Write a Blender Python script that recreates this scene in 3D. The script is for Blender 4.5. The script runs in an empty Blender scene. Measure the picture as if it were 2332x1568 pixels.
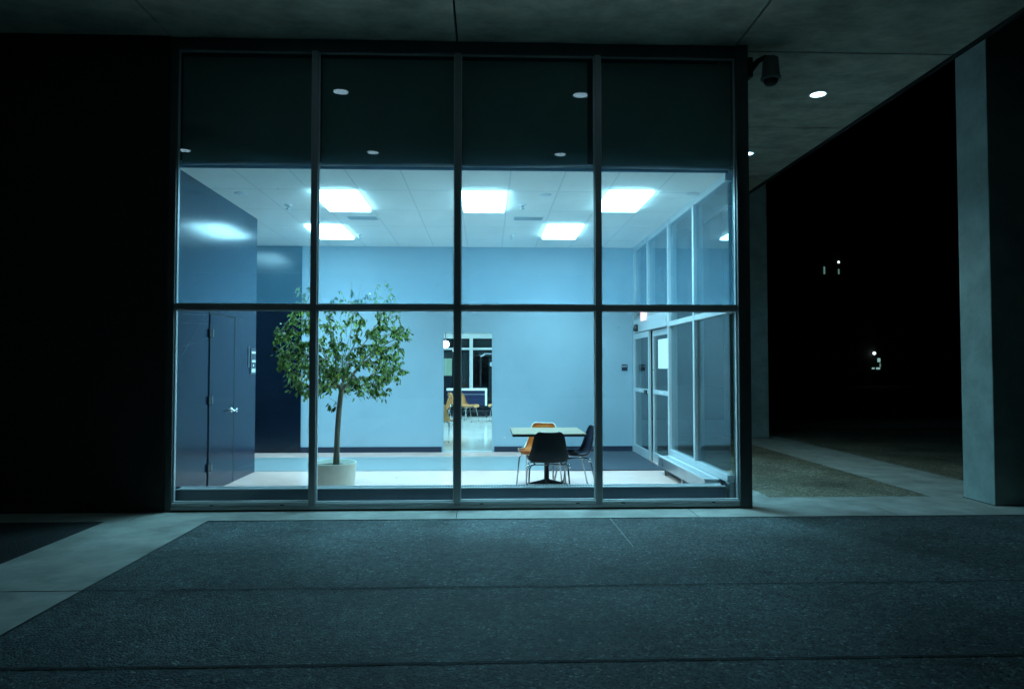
import bpy, bmesh, math, random
from mathutils import Vector, Matrix, noise as mnoise
R = math.radians
random.seed(7)
S = bpy.context.scene
COL = S.collection

# ---------------------------------------------------------------- camera
cd = bpy.data.cameras.new('camera'); cam = bpy.data.objects.new('camera', cd); COL.objects.link(cam)
cam.location = (0, 0, 1.55)
cam.rotation_euler = (R(90) + math.atan(52/1620), 0, -math.atan(58/1620))
cd.sensor_width = 36; cd.lens = 36*1620/2332; cd.clip_start = .05; cd.clip_end = 500
S.camera = cam

# ---------------------------------------------------------------- night sky
W = bpy.data.worlds.new('World'); S.world = W; W.use_nodes = True
wn = W.node_tree
bg = wn.nodes['Background']
sky = wn.nodes.new('ShaderNodeTexSky'); sky.sky_type = 'NISHITA'; sky.sun_disc = False
sky.sun_elevation = R(-8); sky.sun_rotation = R(200)
wn.links.new(sky.outputs[0], bg.inputs[0]); bg.inputs[1].default_value = .05

S.view_settings.view_transform = 'Standard'; S.view_settings.look = 'None'
S.view_settings.exposure = 0; S.view_settings.gamma = 1
S.render.engine = 'CYCLES'
S.cycles.max_bounces = 10; S.cycles.transparent_max_bounces = 16; S.cycles.glossy_bounces = 5

LIGHT_A = (.33, .74, .97)
LIGHT = (.38, .82, 1.06)       # cool fluorescent tubes on daylight film
L_TROFFER = 20.0
TROFFER_W = 60.0
SPOT_W = 40

# ---------------------------------------------------------------- materials
def mat(name, col, rough=.5, metal=0, spec=.5, var=0, vscale=3, bump=0, bscale=60, coat=0, var_col=None, stretch=None, coat_rough=.1):
    m = bpy.data.materials.new(name); m.use_nodes = True
    n = m.node_tree.nodes; l = m.node_tree.links; p = n['Principled BSDF']
    p.inputs['Base Color'].default_value = (*col, 1); p.inputs['Roughness'].default_value = rough
    p.inputs['Metallic'].default_value = metal; p.inputs['Specular IOR Level'].default_value = spec
    p.inputs['Coat Weight'].default_value = coat; p.inputs['Coat Roughness'].default_value = coat_rough
    tc = n.new('ShaderNodeTexCoord'); src = tc.outputs['Object']
    if stretch:
        mp = n.new('ShaderNodeMapping'); mp.inputs['Scale'].default_value = stretch
        l.new(src, mp.inputs[0]); src = mp.outputs[0]
    if var:
        t = n.new('ShaderNodeTexNoise'); t.inputs['Scale'].default_value = vscale; t.inputs['Detail'].default_value = 7
        t.inputs['Roughness'].default_value = .65
        l.new(src, t.inputs['Vector'])
        r = n.new('ShaderNodeValToRGB'); r.color_ramp.elements[0].position = .3; r.color_ramp.elements[1].position = .72
        c2 = var_col or tuple(c*(1-var) for c in col)
        r.color_ramp.elements[0].color = (*c2, 1); r.color_ramp.elements[1].color = (*[min(1, c*(1+var*.4)) for c in col], 1)
        l.new(t.outputs['Fac'], r.inputs[0]); l.new(r.outputs[0], p.inputs['Base Color'])
        mr = n.new('ShaderNodeMapRange'); mr.inputs['To Min'].default_value = max(0, rough-.08); mr.inputs['To Max'].default_value = min(1, rough+.08)
        l.new(t.outputs['Fac'], mr.inputs[0]); l.new(mr.outputs[0], p.inputs['Roughness'])
    if bump:
        b = n.new('ShaderNodeTexNoise'); b.inputs['Scale'].default_value = bscale; b.inputs['Detail'].default_value = 4
        l.new(src, b.inputs['Vector'])
        bn = n.new('ShaderNodeBump'); bn.inputs['Strength'].default_value = bump; bn.inputs['Distance'].default_value = .004
        l.new(b.outputs['Fac'], bn.inputs['Height']); l.new(bn.outputs[0], p.inputs['Normal'])
    return m

def emis(name, col, s):
    m = bpy.data.materials.new(name); m.use_nodes = True; n = m.node_tree.nodes
    p = n['Principled BSDF']; p.inputs['Base Color'].default_value = (.8, .8, .8, 1)
    p.inputs['Emission Color'].default_value = (*col, 1); p.inputs['Emission Strength'].default_value = s
    return m

def glass_mat(name, tint=(.93, .97, .96), base=.035, veil=0):
    m = bpy.data.materials.new(name); m.use_nodes = True; n = m.node_tree.nodes; l = m.node_tree.links
    n.clear(); out = n.new('ShaderNodeOutputMaterial')
    tr = n.new('ShaderNodeBsdfTransparent'); tr.inputs[0].default_value = (*tint, 1)
    gl = n.new('ShaderNodeBsdfGlossy'); gl.inputs['Roughness'].default_value = 0.0
    lw = n.new('ShaderNodeLayerWeight'); lw.inputs[0].default_value = .5
    pw = n.new('ShaderNodeMath'); pw.operation = 'POWER'; pw.inputs[1].default_value = 5
    ma = n.new('ShaderNodeMath'); ma.operation = 'MULTIPLY_ADD'; ma.inputs[1].default_value = 1-base; ma.inputs[2].default_value = base
    mx = n.new('ShaderNodeMixShader')
    l.new(lw.outputs['Facing'], pw.inputs[0]); l.new(pw.outputs[0], ma.inputs[0]); l.new(ma.outputs[0], mx.inputs[0])
    l.new(tr.outputs[0], mx.inputs[1]); l.new(gl.outputs[0], mx.inputs[2])
    # faint dust film and a few dried specks
    df = n.new('ShaderNodeBsdfDiffuse'); df.inputs[0].default_value = (.5, .5, .5, 1)
    tc = n.new('ShaderNodeTexCoord'); nz = n.new('ShaderNodeTexNoise'); nz.inputs['Scale'].default_value = 1.3; nz.inputs['Detail'].default_value = 8
    l.new(tc.outputs['Object'], nz.inputs['Vector'])
    mr = n.new('ShaderNodeMapRange'); mr.inputs['From Min'].default_value = .42; mr.inputs['From Max'].default_value = .8
    mr.inputs['To Min'].default_value = 0; mr.inputs['To Max'].default_value = .05
    l.new(nz.outputs['Fac'], mr.inputs[0])
    vo = n.new('ShaderNodeTexVoronoi'); vo.inputs['Scale'].default_value = 4.2; l.new(tc.outputs['Object'], vo.inputs['Vector'])
    lt = n.new('ShaderNodeMath'); lt.operation = 'LESS_THAN'; lt.inputs[1].default_value = .035; l.new(vo.outputs['Distance'], lt.inputs[0])
    sc = n.new('ShaderNodeMath'); sc.operation = 'MULTIPLY_ADD'; sc.inputs[1].default_value = .25; l.new(lt.outputs[0], sc.inputs[0]); l.new(mr.outputs[0], sc.inputs[2])
    m2 = n.new('ShaderNodeMixShader'); l.new(sc.outputs[0], m2.inputs[0]); l.new(mx.outputs[0], m2.inputs[1]); l.new(df.outputs[0], m2.inputs[2])
    if veil:      # dirt film, tinted blue to paint haze and glow over the upper panes
        tl = n.new('ShaderNodeBsdfTranslucent'); tl.inputs[0].default_value = (.30, .72, 1, 1)
        m3 = n.new('ShaderNodeMixShader'); m3.inputs[0].default_value = veil
        l.new(m2.outputs[0], m3.inputs[1]); l.new(tl.outputs[0], m3.inputs[2]); l.new(m3.outputs[0], out.inputs[0])
    else: l.new(m2.outputs[0], out.inputs[0])
    return m

def ground_mat(name, ca, cb, cc, wet=.75):
    """exposed aggregate: pebbles of mixed tone in a darker matrix, with wide stains"""
    m = bpy.data.materials.new(name); m.use_nodes = True; n = m.node_tree.nodes; l = m.node_tree.links; p = n['Principled BSDF']
    tc = n.new('ShaderNodeTexCoord')
    v = n.new('ShaderNodeTexVoronoi'); v.inputs['Scale'].default_value = 68; l.new(tc.outputs['Object'], v.inputs['Vector'])
    sp = n.new('ShaderNodeSeparateColor'); l.new(v.outputs['Color'], sp.inputs[0])
    r = n.new('ShaderNodeValToRGB'); e = r.color_ramp.elements
    e[0].position = 0; e[0].color = (*ca, 1); e[1].position = 1; e[1].color = (*cc, 1)
    q = e.new(.6); q.color = (*cb, 1)
    q = e.new(.93); q.color = (*cb, 1)
    l.new(sp.outputs[0], r.inputs[0])
    nz = n.new('ShaderNodeTexNoise'); nz.inputs['Scale'].default_value = .9; nz.inputs['Detail'].default_value = 8; nz.inputs['Roughness'].default_value = .6
    l.new(tc.outputs['Object'], nz.inputs['Vector'])
    mr = n.new('ShaderNodeMapRange'); mr.inputs['From Min'].default_value = .3; mr.inputs['From Max'].default_value = .7
    mr.inputs['To Min'].default_value = .45; mr.inputs['To Max'].default_value = 1.35; l.new(nz.outputs['Fac'], mr.inputs[0])
    n2 = n.new('ShaderNodeTexNoise'); n2.inputs['Scale'].default_value = 14; n2.inputs['Detail'].default_value = 5
    l.new(tc.outputs['Object'], n2.inputs['Vector'])
    m2 = n.new('ShaderNodeMapRange'); m2.inputs['From Min'].default_value = .3; m2.inputs['From Max'].default_value = .7
    m2.inputs['To Min'].default_value = .7; m2.inputs['To Max'].default_value = 1.25; l.new(n2.outputs['Fac'], m2.inputs[0])
    n3 = n.new('ShaderNodeTexNoise'); n3.inputs['Scale'].default_value = 2.6; n3.inputs['Detail'].default_value = 3; n3.inputs['Distortion'].default_value = .6
    l.new(tc.outputs['Object'], n3.inputs['Vector'])
    m3 = n.new('ShaderNodeMapRange'); m3.inputs['From Min'].default_value = .60; m3.inputs['From Max'].default_value = .68
    m3.inputs['To Min'].default_value = 1; m3.inputs['To Max'].default_value = .72; l.new(n3.outputs['Fac'], m3.inputs[0])
    m0 = n.new('ShaderNodeMath'); m0.operation = 'MULTIPLY'; l.new(mr.outputs[0], m0.inputs[0]); l.new(m3.outputs[0], m0.inputs[1])
    mm = n.new('ShaderNodeMath'); mm.operation = 'MULTIPLY'; l.new(m0.outputs[0], mm.inputs[0]); l.new(m2.outputs[0], mm.inputs[1])
    sc = n.new('ShaderNodeVectorMath'); sc.operation = 'SCALE'; l.new(r.outputs[0], sc.inputs[0]); l.new(mm.outputs[0], sc.inputs['Scale'])
    l.new(sc.outputs[0], p.inputs['Base Color'])
    p.inputs['Roughness'].default_value = wet
    b = n.new('ShaderNodeBump'); b.inputs['Strength'].default_value = .9; b.inputs['Distance'].default_value = .006
    iv = n.new('ShaderNodeMath'); iv.operation = 'SUBTRACT'; iv.inputs[0].default_value = 1; l.new(v.outputs['Distance'], iv.inputs[1])
    l.new(iv.outputs[0], b.inputs['Height']); l.new(b.outputs[0], p.inputs['Normal'])
    return m

def grid_mat(name, col, line, x0, px, y0, py, w, rough=.8, bump=.15):
    """tiles laid on a grid, the joints darker (part of the surface)"""
    m = mat(name, col, rough, var=.07, vscale=2.2, bump=bump, bscale=180); n = m.node_tree.nodes; l = m.node_tree.links; p = n['Principled BSDF']
    tc = n.new('ShaderNodeTexCoord'); sx = n.new('ShaderNodeSeparateXYZ'); l.new(tc.outputs['Object'], sx.inputs[0])
    def ln(o, a, pitch):
        s = n.new('ShaderNodeMath'); s.operation = 'SUBTRACT'; s.inputs[1].default_value = a; l.new(o, s.inputs[0])
        g = n.new('ShaderNodeMath'); g.operation = 'PINGPONG'; g.inputs[1].default_value = pitch/2; l.new(s.outputs[0], g.inputs[0])
        c = n.new('ShaderNodeMath'); c.operation = 'LESS_THAN'; c.inputs[1].default_value = w; l.new(g.outputs[0], c.inputs[0]); return c
    a = ln(sx.outputs[0], x0, px); b = ln(sx.outputs[1], y0, py); b.inputs[1].default_value = w*1.6
    mx = n.new('ShaderNodeMath'); mx.operation = 'MAXIMUM'; l.new(a.outputs[0], mx.inputs[0]); l.new(b.outputs[0], mx.inputs[1])
    mc = n.new('ShaderNodeMix'); mc.data_type = 'RGBA'
    l.new(mx.outputs[0], mc.inputs['Factor'])
    old = p.inputs['Base Color'].links[0].from_socket
    l.new(old, mc.inputs['A']); mc.inputs['B'].default_value = (*line, 1); l.new(mc.outputs['Result'], p.inputs['Base Color'])
    return m

M = {}
M['alu'] = mat('anodised_aluminium', (.38, .41, .42), .42, .3, var=.12, vscale=5, stretch=(1, 1, .15))
M['alu_in'] = mat('clear_aluminium', (.62, .66, .68), .38, .35, var=.06, vscale=4)
M['alu_dark'] = mat('weathered_post_metal', (.10, .12, .125), .45, .3, var=.2, vscale=6)
M['glass'] = glass_mat('window_glass')
M['glass_upper'] = glass_mat('hazy_upper_glass', veil=.075)
M['glass_side'] = glass_mat('side_glass', (.80, .88, .90), .06)
M['glass_far'] = glass_mat('far_glass', (.5, .6, .65), .08)
M['conc'] = mat('smooth_concrete', (.42, .45, .41), .75, var=.4, vscale=2.5, bump=.25, bscale=90)
M['soffit'] = mat('board_marked_concrete', (.47, .46, .37), .85, var=.45, vscale=3.2, bump=.3, bscale=40, stretch=(.8, 1.1, 1))
M['column'] = mat('painted_column_concrete', (.40, .50, .47), .8, var=.34, vscale=2.8, bump=.3, bscale=70)
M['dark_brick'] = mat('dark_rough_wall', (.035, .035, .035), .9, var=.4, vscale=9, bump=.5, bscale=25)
M['joint'] = mat('dark_joint', (.02, .022, .022), .9)
M['chalk'] = mat('pale_joint', (.42, .45, .46), .85, var=.5, vscale=9)
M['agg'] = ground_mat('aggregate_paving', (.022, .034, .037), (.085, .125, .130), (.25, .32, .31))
M['agg_shaded'] = ground_mat('shaded_aggregate_paving', (.010, .014, .015), (.022, .032, .034), (.05, .065, .07))  # darker copy of the aggregate, shade put into its colour
M['agg_brown'] = ground_mat('brown_aggregate_paving', (.09, .085, .055), (.24, .23, .16), (.6, .58, .45))
M['floor'] = grid_mat('polished_floor_tile', (.93, .58, .50), (.85, .53, .46), 0, .305, 0, .305, .002, .16, .02)
M['band'] = mat('blue_floor_band', (.24, .27, .28), .4, var=.05)
M['mat'] = mat('navy_carpet', (.045, .055, .075), .95, var=.3, vscale=40, bump=.6, bscale=200)
M['ceil'] = grid_mat('ceiling_tile', (.92, .93, .86), (.68, .71, .67), -1.592, .622, 8.87, 1.14, .008)
M['wall'] = mat('pale_blue_paint', (.33, .45, .52), .55, var=.04, vscale=2, bump=.12, bscale=220)
M['lam'] = mat('blue_gloss_laminate', (.006, .017, .045), .18, spec=.26, var=.15, vscale=1.5, stretch=(1, 1, .4))
M['lam_dark'] = mat('dark_gloss_laminate', (.004, .009, .018), .2, spec=.5, var=.15, vscale=1.5)
M['pale_line'] = mat('pale_line_tone', (.16, .24, .30), .6)
M['base'] = mat('navy_baseboard', (.012, .022, .045), .45)
M['black'] = mat('black_plastic', (.012, .013, .016), .4)
M['shade'] = mat('dark_shade_fabric', (.16, .29, .25), .85, var=.15, vscale=1.2, bump=.2, bscale=300)
M['hem'] = mat('shade_hem', (.42, .46, .47), .6)
M['trim_dark'] = mat('dark_blue_trim', (.06, .11, .17), .5)
M['chrome'] = mat('chrome', (.75, .78, .8), .12, 1)
M['leg_metal'] = mat('tarnished_chrome', (.36, .40, .42), .25, .9)
M['steel'] = mat('brushed_steel', (.42, .46, .48), .3, .9, var=.2, vscale=3, stretch=(6, 1, .4))
M['steel_dark'] = mat('dull_steel_panel', (.13, .155, .19), .36, .6, var=.14, vscale=1.0, stretch=(3, 1, .2))
M['grille'] = mat('pale_metal_grille', (.62, .66, .68), .4, .3)
M['shell_black'] = mat('black_fibreglass', (.012, .013, .017), .35, var=.2, vscale=20)
M['shell_blue'] = mat('navy_fibreglass', (.016, .022, .06), .3, var=.2, vscale=20)
M['shell_orange'] = mat('orange_fibreglass', (.80, .30, .07), .35, var=.12, vscale=14)
M['shell_tan'] = mat('ochre_fibreglass', (.74, .36, .12), .4, var=.15, vscale=14)
M['rim'] = mat('shell_rim_highlight', (.80, .70, .58), .4)  # pale tone paints the overexposed highlight onto the rim
M['wood'] = mat('oak_tabletop', (.36, .27, .18), .35, var=.3, vscale=5, stretch=(.35, 5, 1))
M['pot'] = mat('cream_pot', (.70, .74, .64), .55, var=.14, vscale=7, bump=.1)
M['soil'] = mat('potting_soil', (.14, .12, .08), .95, var=.4, vscale=30, bump=.8)
M['bark'] = mat('fig_bark', (.27, .25, .19), .85, var=.35, vscale=22, bump=.5, bscale=90, stretch=(1, 1, .3))
M['white'] = mat('white_paint', (.80, .82, .82), .5)
M['paper'] = mat('white_paper', (.82, .84, .84), .8)
M['far_floor'] = grid_mat('far_polished_floor', (.76, .72, .66), (.5, .5, .5), 0, .305, 0, .305, .002, .12, .02)
M['navy_panel'] = mat('blue_panel', (.006, .014, .055), .35)
M['vent_dark'] = mat('grey_camera_shell', (.20, .22, .21), .5)
M['vent'] = mat('vent_metal', (.45, .52, .54), .5)
M['lamp'] = emis('lit_diffuser', LIGHT, L_TROFFER)
M['globe'] = emis('lit_globe', (.62, .88, 1.0), 26)
M['down'] = emis('lit_downlight', (.50, .80, 1.0), 7)
M['window_lit'] = emis('lit_window', (.45, .8, .75), .5)
M['window_dim'] = emis('dim_window', (.35, .75, .65), .22)
M['glare'] = mat('pale_green_glare', (.30, .40, .30), .6)  # tone of a window reflection put into the colour
M['point'] = emis('bright_lamp', (.8, 1, .95), 2)
M['exit_red'] = emis('exit_letters', (1, .12, .08), 1.6)
M['exit_face'] = emis('exit_face', (1, .55, .55), .8)
M['tube'] = emis('reflected_glow', (.55, .85, 1), 2.5)  # glow for the reflections built behind the far window
M['decal'] = mat('dark_lettering', (.04, .09, .14), .6)

def leaf_material():
    m = bpy.data.materials.new('fig_leaf'); m.use_nodes = True; n = m.node_tree.nodes; l = m.node_tree.links; p = n['Principled BSDF']
    g = n.new('ShaderNodeNewGeometry'); r = n.new('ShaderNodeValToRGB'); e = r.color_ramp.elements
    e[0].color = (.02, .05, .015, 1); e[1].color = (.42, .58, .06, 1); e[1].position = 1
    q = e.new(.5); q.color = (.14, .22, .07, 1)
    q = e.new(.88); q.color = (.26, .42, .09, 1)
    l.new(g.outputs['Random Per Island'], r.inputs[0]); l.new(r.outputs[0], p.inputs['Base Color'])
    p.inputs['Roughness'].default_value = .38
    out = n['Material Output']; t = n.new('ShaderNodeBsdfTranslucent'); l.new(r.outputs[0], t.inputs[0])
    mx = n.new('ShaderNodeMixShader'); mx.inputs[0].default_value = .42
    l.new(p.outputs[0], mx.inputs[1]); l.new(t.outputs[0], mx.inputs[2]); l.new(mx.outputs[0], out.inputs[0])
    return m
M['leaf'] = leaf_material()

# ---------------------------------------------------------------- builders
class MB:
    """collects shapes, links them as one mesh object"""
    def __init__(s): s.bm = bmesh.new()
    def box(s, x0, x1, y0, y1, z0, z1, bev=0):
        r = bmesh.ops.create_cube(s.bm, size=1)
        for v in r['verts']:
            v.co = Vector(((x0+x1)/2 + v.co.x*(x1-x0), (y0+y1)/2 + v.co.y*(y1-y0), (z0+z1)/2 + v.co.z*(z1-z0)))
        if bev:
            ed = list({e for v in r['verts'] for e in v.link_edges})
            bmesh.ops.bevel(s.bm, geom=ed, offset=bev, segments=2, affect='EDGES', profile=.6)
        return s
    def sheet(s, pts):
        s.bm.faces.new([s.bm.verts.new(p) for p in pts]); return s
    def tube(s, pts, rad, n=8, caps=True):
        pts = [Vector(p) for p in pts]; rad = rad if isinstance(rad, (list, tuple)) else [rad]*len(pts)
        rings = []; up = None
        for i, p in enumerate(pts):
            d = (pts[min(i+1, len(pts)-1)] - pts[max(i-1, 0)]).normalized()
            if up is None: up = d.orthogonal().normalized()
            up = (up - d*up.dot(d)).normalized() if (up - d*up.dot(d)).length > 1e-5 else d.orthogonal().normalized()
            w = d.cross(up)
            rings.append([s.bm.verts.new(p + (up*math.cos(2*math.pi*k/n) + w*math.sin(2*math.pi*k/n))*rad[i]) for k in range(n)])
        for a, b in zip(rings, rings[1:]):
            for k in range(n):
                f = s.bm.faces.new((a[k], a[(k+1) % n], b[(k+1) % n], b[k])); f.smooth = True
        if caps: s.bm.faces.new(rings[0][::-1]); s.bm.faces.new(rings[-1])
        return s
    def lathe(s, prof, c=(0, 0, 0), n=32):
        c = Vector(c); rings = []
        for r, z in prof:
            if r < 1e-6: rings.append([s.bm.verts.new(c + Vector((0, 0, z)))])
            else: rings.append([s.bm.verts.new(c + Vector((r*math.cos(2*math.pi*k/n), r*math.sin(2*math.pi*k/n), z))) for k in range(n)])
        for a, b in zip(rings, rings[1:]):
            for k in range(n):
                if len(a) == 1 and len(b) == 1: continue
                if len(a) == 1: f = s.bm.faces.new((a[0], b[k], b[(k+1) % n]))
                elif len(b) == 1: f = s.bm.faces.new((a[k], b[0], a[(k+1) % n]))
                else: f = s.bm.faces.new((a[k], b[k], b[(k+1) % n], a[(k+1) % n]))
                f.smooth = True
        return s
    def build(s, name, m, parent=None, off=None):
        bmesh.ops.recalc_face_normals(s.bm, faces=s.bm.faces)
        me = bpy.data.meshes.new(name); s.bm.to_mesh(me); s.bm.free()
        o = bpy.data.objects.new(name, me); COL.objects.link(o)
        for q in (m if isinstance(m, list) else [m]): me.materials.append(q)
        if parent: o.parent = parent
        if off: o.location = off
        return o

def tag(o, label, cat, group=None):
    o['label'] = label; o['category'] = cat
    if group: o['group'] = group
    return o
def thing(name, label, cat, loc=(0, 0, 0), rz=0, group=None):
    o = bpy.data.objects.new(name, None); COL.objects.link(o); o.empty_display_size = .1
    o.location = loc; o.rotation_euler = (0, 0, rz)
    return tag(o, label, cat, group)
def struct(o): o['kind'] = 'structure'; return o
def dup(root, loc, rz=0, label=None, group=None):
    r = root.copy(); COL.objects.link(r); r.location = loc; r.rotation_euler = (0, 0, rz)
    if label: r['label'] = label
    if group: r['group'] = group
    for ch in root.children:
        c = ch.copy(); COL.objects.link(c); c.parent = r
        for g in ch.children:
            d = g.copy(); COL.objects.link(d); d.parent = c
    return r
def text_mesh(name, body, size, m, parent, loc, rot, sx=1, depth=.002):
    cu = bpy.data.curves.new(name, 'FONT'); cu.body = body; cu.size = size; cu.extrude = depth; cu.align_x = 'CENTER'; cu.align_y = 'CENTER'
    t = bpy.data.objects.new(name+'_curve', cu)
    me = bpy.data.meshes.new_from_object(t); me.name = name
    bpy.data.objects.remove(t)
    o = bpy.data.objects.new(name, me); COL.objects.link(o); me.materials.clear(); me.materials.append(m)
    o.parent = parent; o.location = loc; o.rotation_euler = rot; o.scale = (sx, 1, 1)
    return o

G = 7.84          # plane of the front glass
BK = 13.05        # back wall of the lobby
ZC = 3.76         # lobby ceiling
ZS = 5.16         # soffit
XL, XR = -3.42, 2.74

# ---------------------------------------------------------------- ground and paving
struct(MB().sheet([(-90, -20, 0), (90, -20, 0), (90, 130, 0), (-90, 130, 0)]).build('ground', M['agg']))
struct(MB().sheet([(3.37, 8.40, .004), (5.33, 8.40, .004), (5.33, 14.2, .004), (3.37, 14.2, .004)]).build('brown_paving', M['agg_brown']))
struct(MB().sheet([(6.50, 8.40, .004), (16, 8.40, .004), (16, 18.1, .004), (6.50, 18.1, .004)]).build('outer_brown_paving', M['agg_brown']))
struct(MB().sheet([(-30, -10, .003), (-3.82, -10, .003), (-3.82, 7.33, .003), (-30, 7.33, .003)]).build('shaded_paving', M['agg_shaded']))  # shadow left of the strip, painted as a darker ground sheet
def paths():
    b = MB()
    def s(x0, x1, y0, y1, z=.004): b.sheet([(x0, y0, z), (x1, y0, z), (x1, y1, z), (x0, y1, z)])
    s(-16, 16, 7.33, 8.40)
    s(-3.82, -2.80, -6, 7.33)
    s(2.8, 3.37, 8.40, 20.8)
    s(5.33, 6.50, 8.40, 18.1)
    s(3.37, 5.33, 14.2, 15.4)
    s(5.33, 22, 18.1, 20.8); s(3.37, 5.33, 15.4, 20.8)
    return b.build('concrete_path', M['conc'])
struct(paths())
def crack(y, x0, x1, w, seed, amp=.008):
    b = MB(); n = 160; a = []; c = []
    for i in range(n+1):
        x = x0 + (x1-x0)*i/n; d = (mnoise.noise(Vector((x*3.1, seed, 0)))*amp + mnoise.noise(Vector((x*13, seed, 4)))*amp*.4)
        ww = w*(1+.6*mnoise.noise(Vector((x*7, seed, 9))))
        a.append(b.bm.verts.new((x, y+d-ww/2, .006))); c.append(b.bm.verts.new((x, y+d+ww/2, .006)))
    for i in range(n): b.bm.faces.new((a[i], a[i+1], c[i+1], c[i]))
    return b
for i, (y, w) in enumerate(((5.08, .014), (3.79, .017), (2.5, .014))):
    struct(crack(y, -9, 12, w, i*5.3).build('paving_joint', M['joint']))
struct(crack(7.325, -2.8, 12, .012, 31, .003).build('paving_joint', M['joint']))
struct(crack(8.40, 3.37, 5.33, .014, 41, .003).build('paving_joint', M['chalk']))
def line_y(x, y0, y1, w, m, seed, z=.0075):
    b = MB(); n = 60; a = []; c = []
    for i in range(n+1):
        y = y0 + (y1-y0)*i/n; d = mnoise.noise(Vector((y*4, seed, 0)))*.004
        a.append(b.bm.verts.new((x+d-w/2, y, z))); c.append(b.bm.verts.new((x+d+w/2, y, z)))
    for i in range(n): b.bm.faces.new((a[i], a[i+1], c[i+1], c[i]))
    return struct(b.build('paving_joint', m))
line_y(1.266, 6.15, 7.31, .008, M['chalk'], 1)
line_y(-2.80, 0, 7.33, .008, M['joint'], 2)
line_y(5.33, 8.40, 14.2, .016, M['chalk'], 4); line_y(6.50, 8.40, 18.1, .016, M['chalk'], 5)
for x in (-3.6, -.31, 2.2, 4.3): line_y(x, 7.34, 7.76, .007, M['joint'], x)

# ---------------------------------------------------------------- canopy soffit
def soffit():
    XE = 5.39
    xs = [-40, -9.72, -6.59, -3.46, -.33, 2.80, XE]; ys = [-12, -2.45, .16, 2.76, 5.33, 7.93, 10.46, 13.15, 15.7, 18.3]
    b = MB(); g = .011
    for i in range(len(xs)-1):
        for j in range(len(ys)-1):
            inb = xs[i+1] < 2.9 and ys[j] >= 7.9
            if inb: continue
            b.box(xs[i]+g, xs[i+1]-g*(i < len(xs)-2), ys[j]+g, ys[j+1]-g, ZS, ZS+.09, .006)
    o = b.build('canopy_ceiling', M['soffit']); struct(o)
    t = MB(); t.box(-40, XE-.02, -12, 18.3, ZS+.1, ZS+.5); struct(t.build('canopy_slab', M['joint']))
    e = MB(); e.box(XE+.003, XE+.055, -12, 18.3, ZS-.03, ZS+.55, .008); struct(e.build('canopy_edge', M['joint']))
soffit()

# downlights in the soffit
DL = MB().lathe([(.118, -.012), (.125, -.006), (.125, .0), (.10, .0), (.096, -.008), (.118, -.012)], n=40)
d0 = thing('downlight', 'round lit downlight in the concrete soffit between camera and outer column', 'ceiling light', (4.38, 9.15, ZS-.001), group='round soffit downlights')
DL.build('trim_ring', M['alu_in'], d0)
MB().lathe([(0, -.004), (.098, -.004), (.098, .0), (0, .0)], n=40).build('lens', M['down'], d0)
def spot_under(root, w):
    ld = bpy.data.lights.new('downlight_beam', 'SPOT'); ld.energy = w; ld.color = (.55, .78, .72); ld.spot_size = R(96); ld.spot_blend = .95; ld.shadow_soft_size = .09
    lo = bpy.data.objects.new('downlight_beam', ld); COL.objects.link(lo); lo.parent = root; lo.location = (0, 0, -.03)
dls = [d0]
for (x, y, lab) in ((4.40, 11.77, 'small lit downlight in the soffit just right of the corner post, farther row'),
                    (1.24, 6.41, 'lit downlight mirrored high in the third glass bay, larger right reflection'),
                    (-1.91, 6.41, 'lit downlight mirrored high in the second glass bay, larger left reflection'),
                    (1.24, 3.78, 'lit downlight mirrored low at the shade hem of the third glass bay'),
                    (-1.91, 3.78, 'lit downlight mirrored low at the shade hem of the second glass bay'),
                    (-5.03, 3.78, 'lit downlight mirrored at the lower left corner of the first shade')):
    dls.append(dup(d0, (x, y, ZS-.001), 0, lab))
for o, w in zip(dls, (2.2, 2.4, .55, .22, .02, .02, .0)):
    if w: spot_under(o, SPOT_W*w)

# ---------------------------------------------------------------- columns
def column(x0, x1, y0, y1, lab):
    t = thing('concrete_column', lab, 'column', ((x0+x1)/2, (y0+y1)/2, 0), group='canopy columns')
    w, d = (x1-x0)/2, (y1-y0)/2
    MB().box(-w, w, -d, d, 0, 5.9, .012).build('shaft', M['column'], t)
    MB().box(-w-.004, w+.004, -d-.004, d+.004, 0, .012).build('base_joint', M['joint'], t)
column(5.68, 6.55, 7.80, 8.33, 'near square concrete column with its left face lit, at the right edge')
column(5.42, 6.22, 15.50, 16.1, 'far concrete column standing beyond the glass box corner')

# ---------------------------------------------------------------- dark wall left of the glass box
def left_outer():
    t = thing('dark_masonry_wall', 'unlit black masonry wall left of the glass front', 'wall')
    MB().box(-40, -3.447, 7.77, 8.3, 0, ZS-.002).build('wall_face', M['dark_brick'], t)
left_outer()

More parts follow.
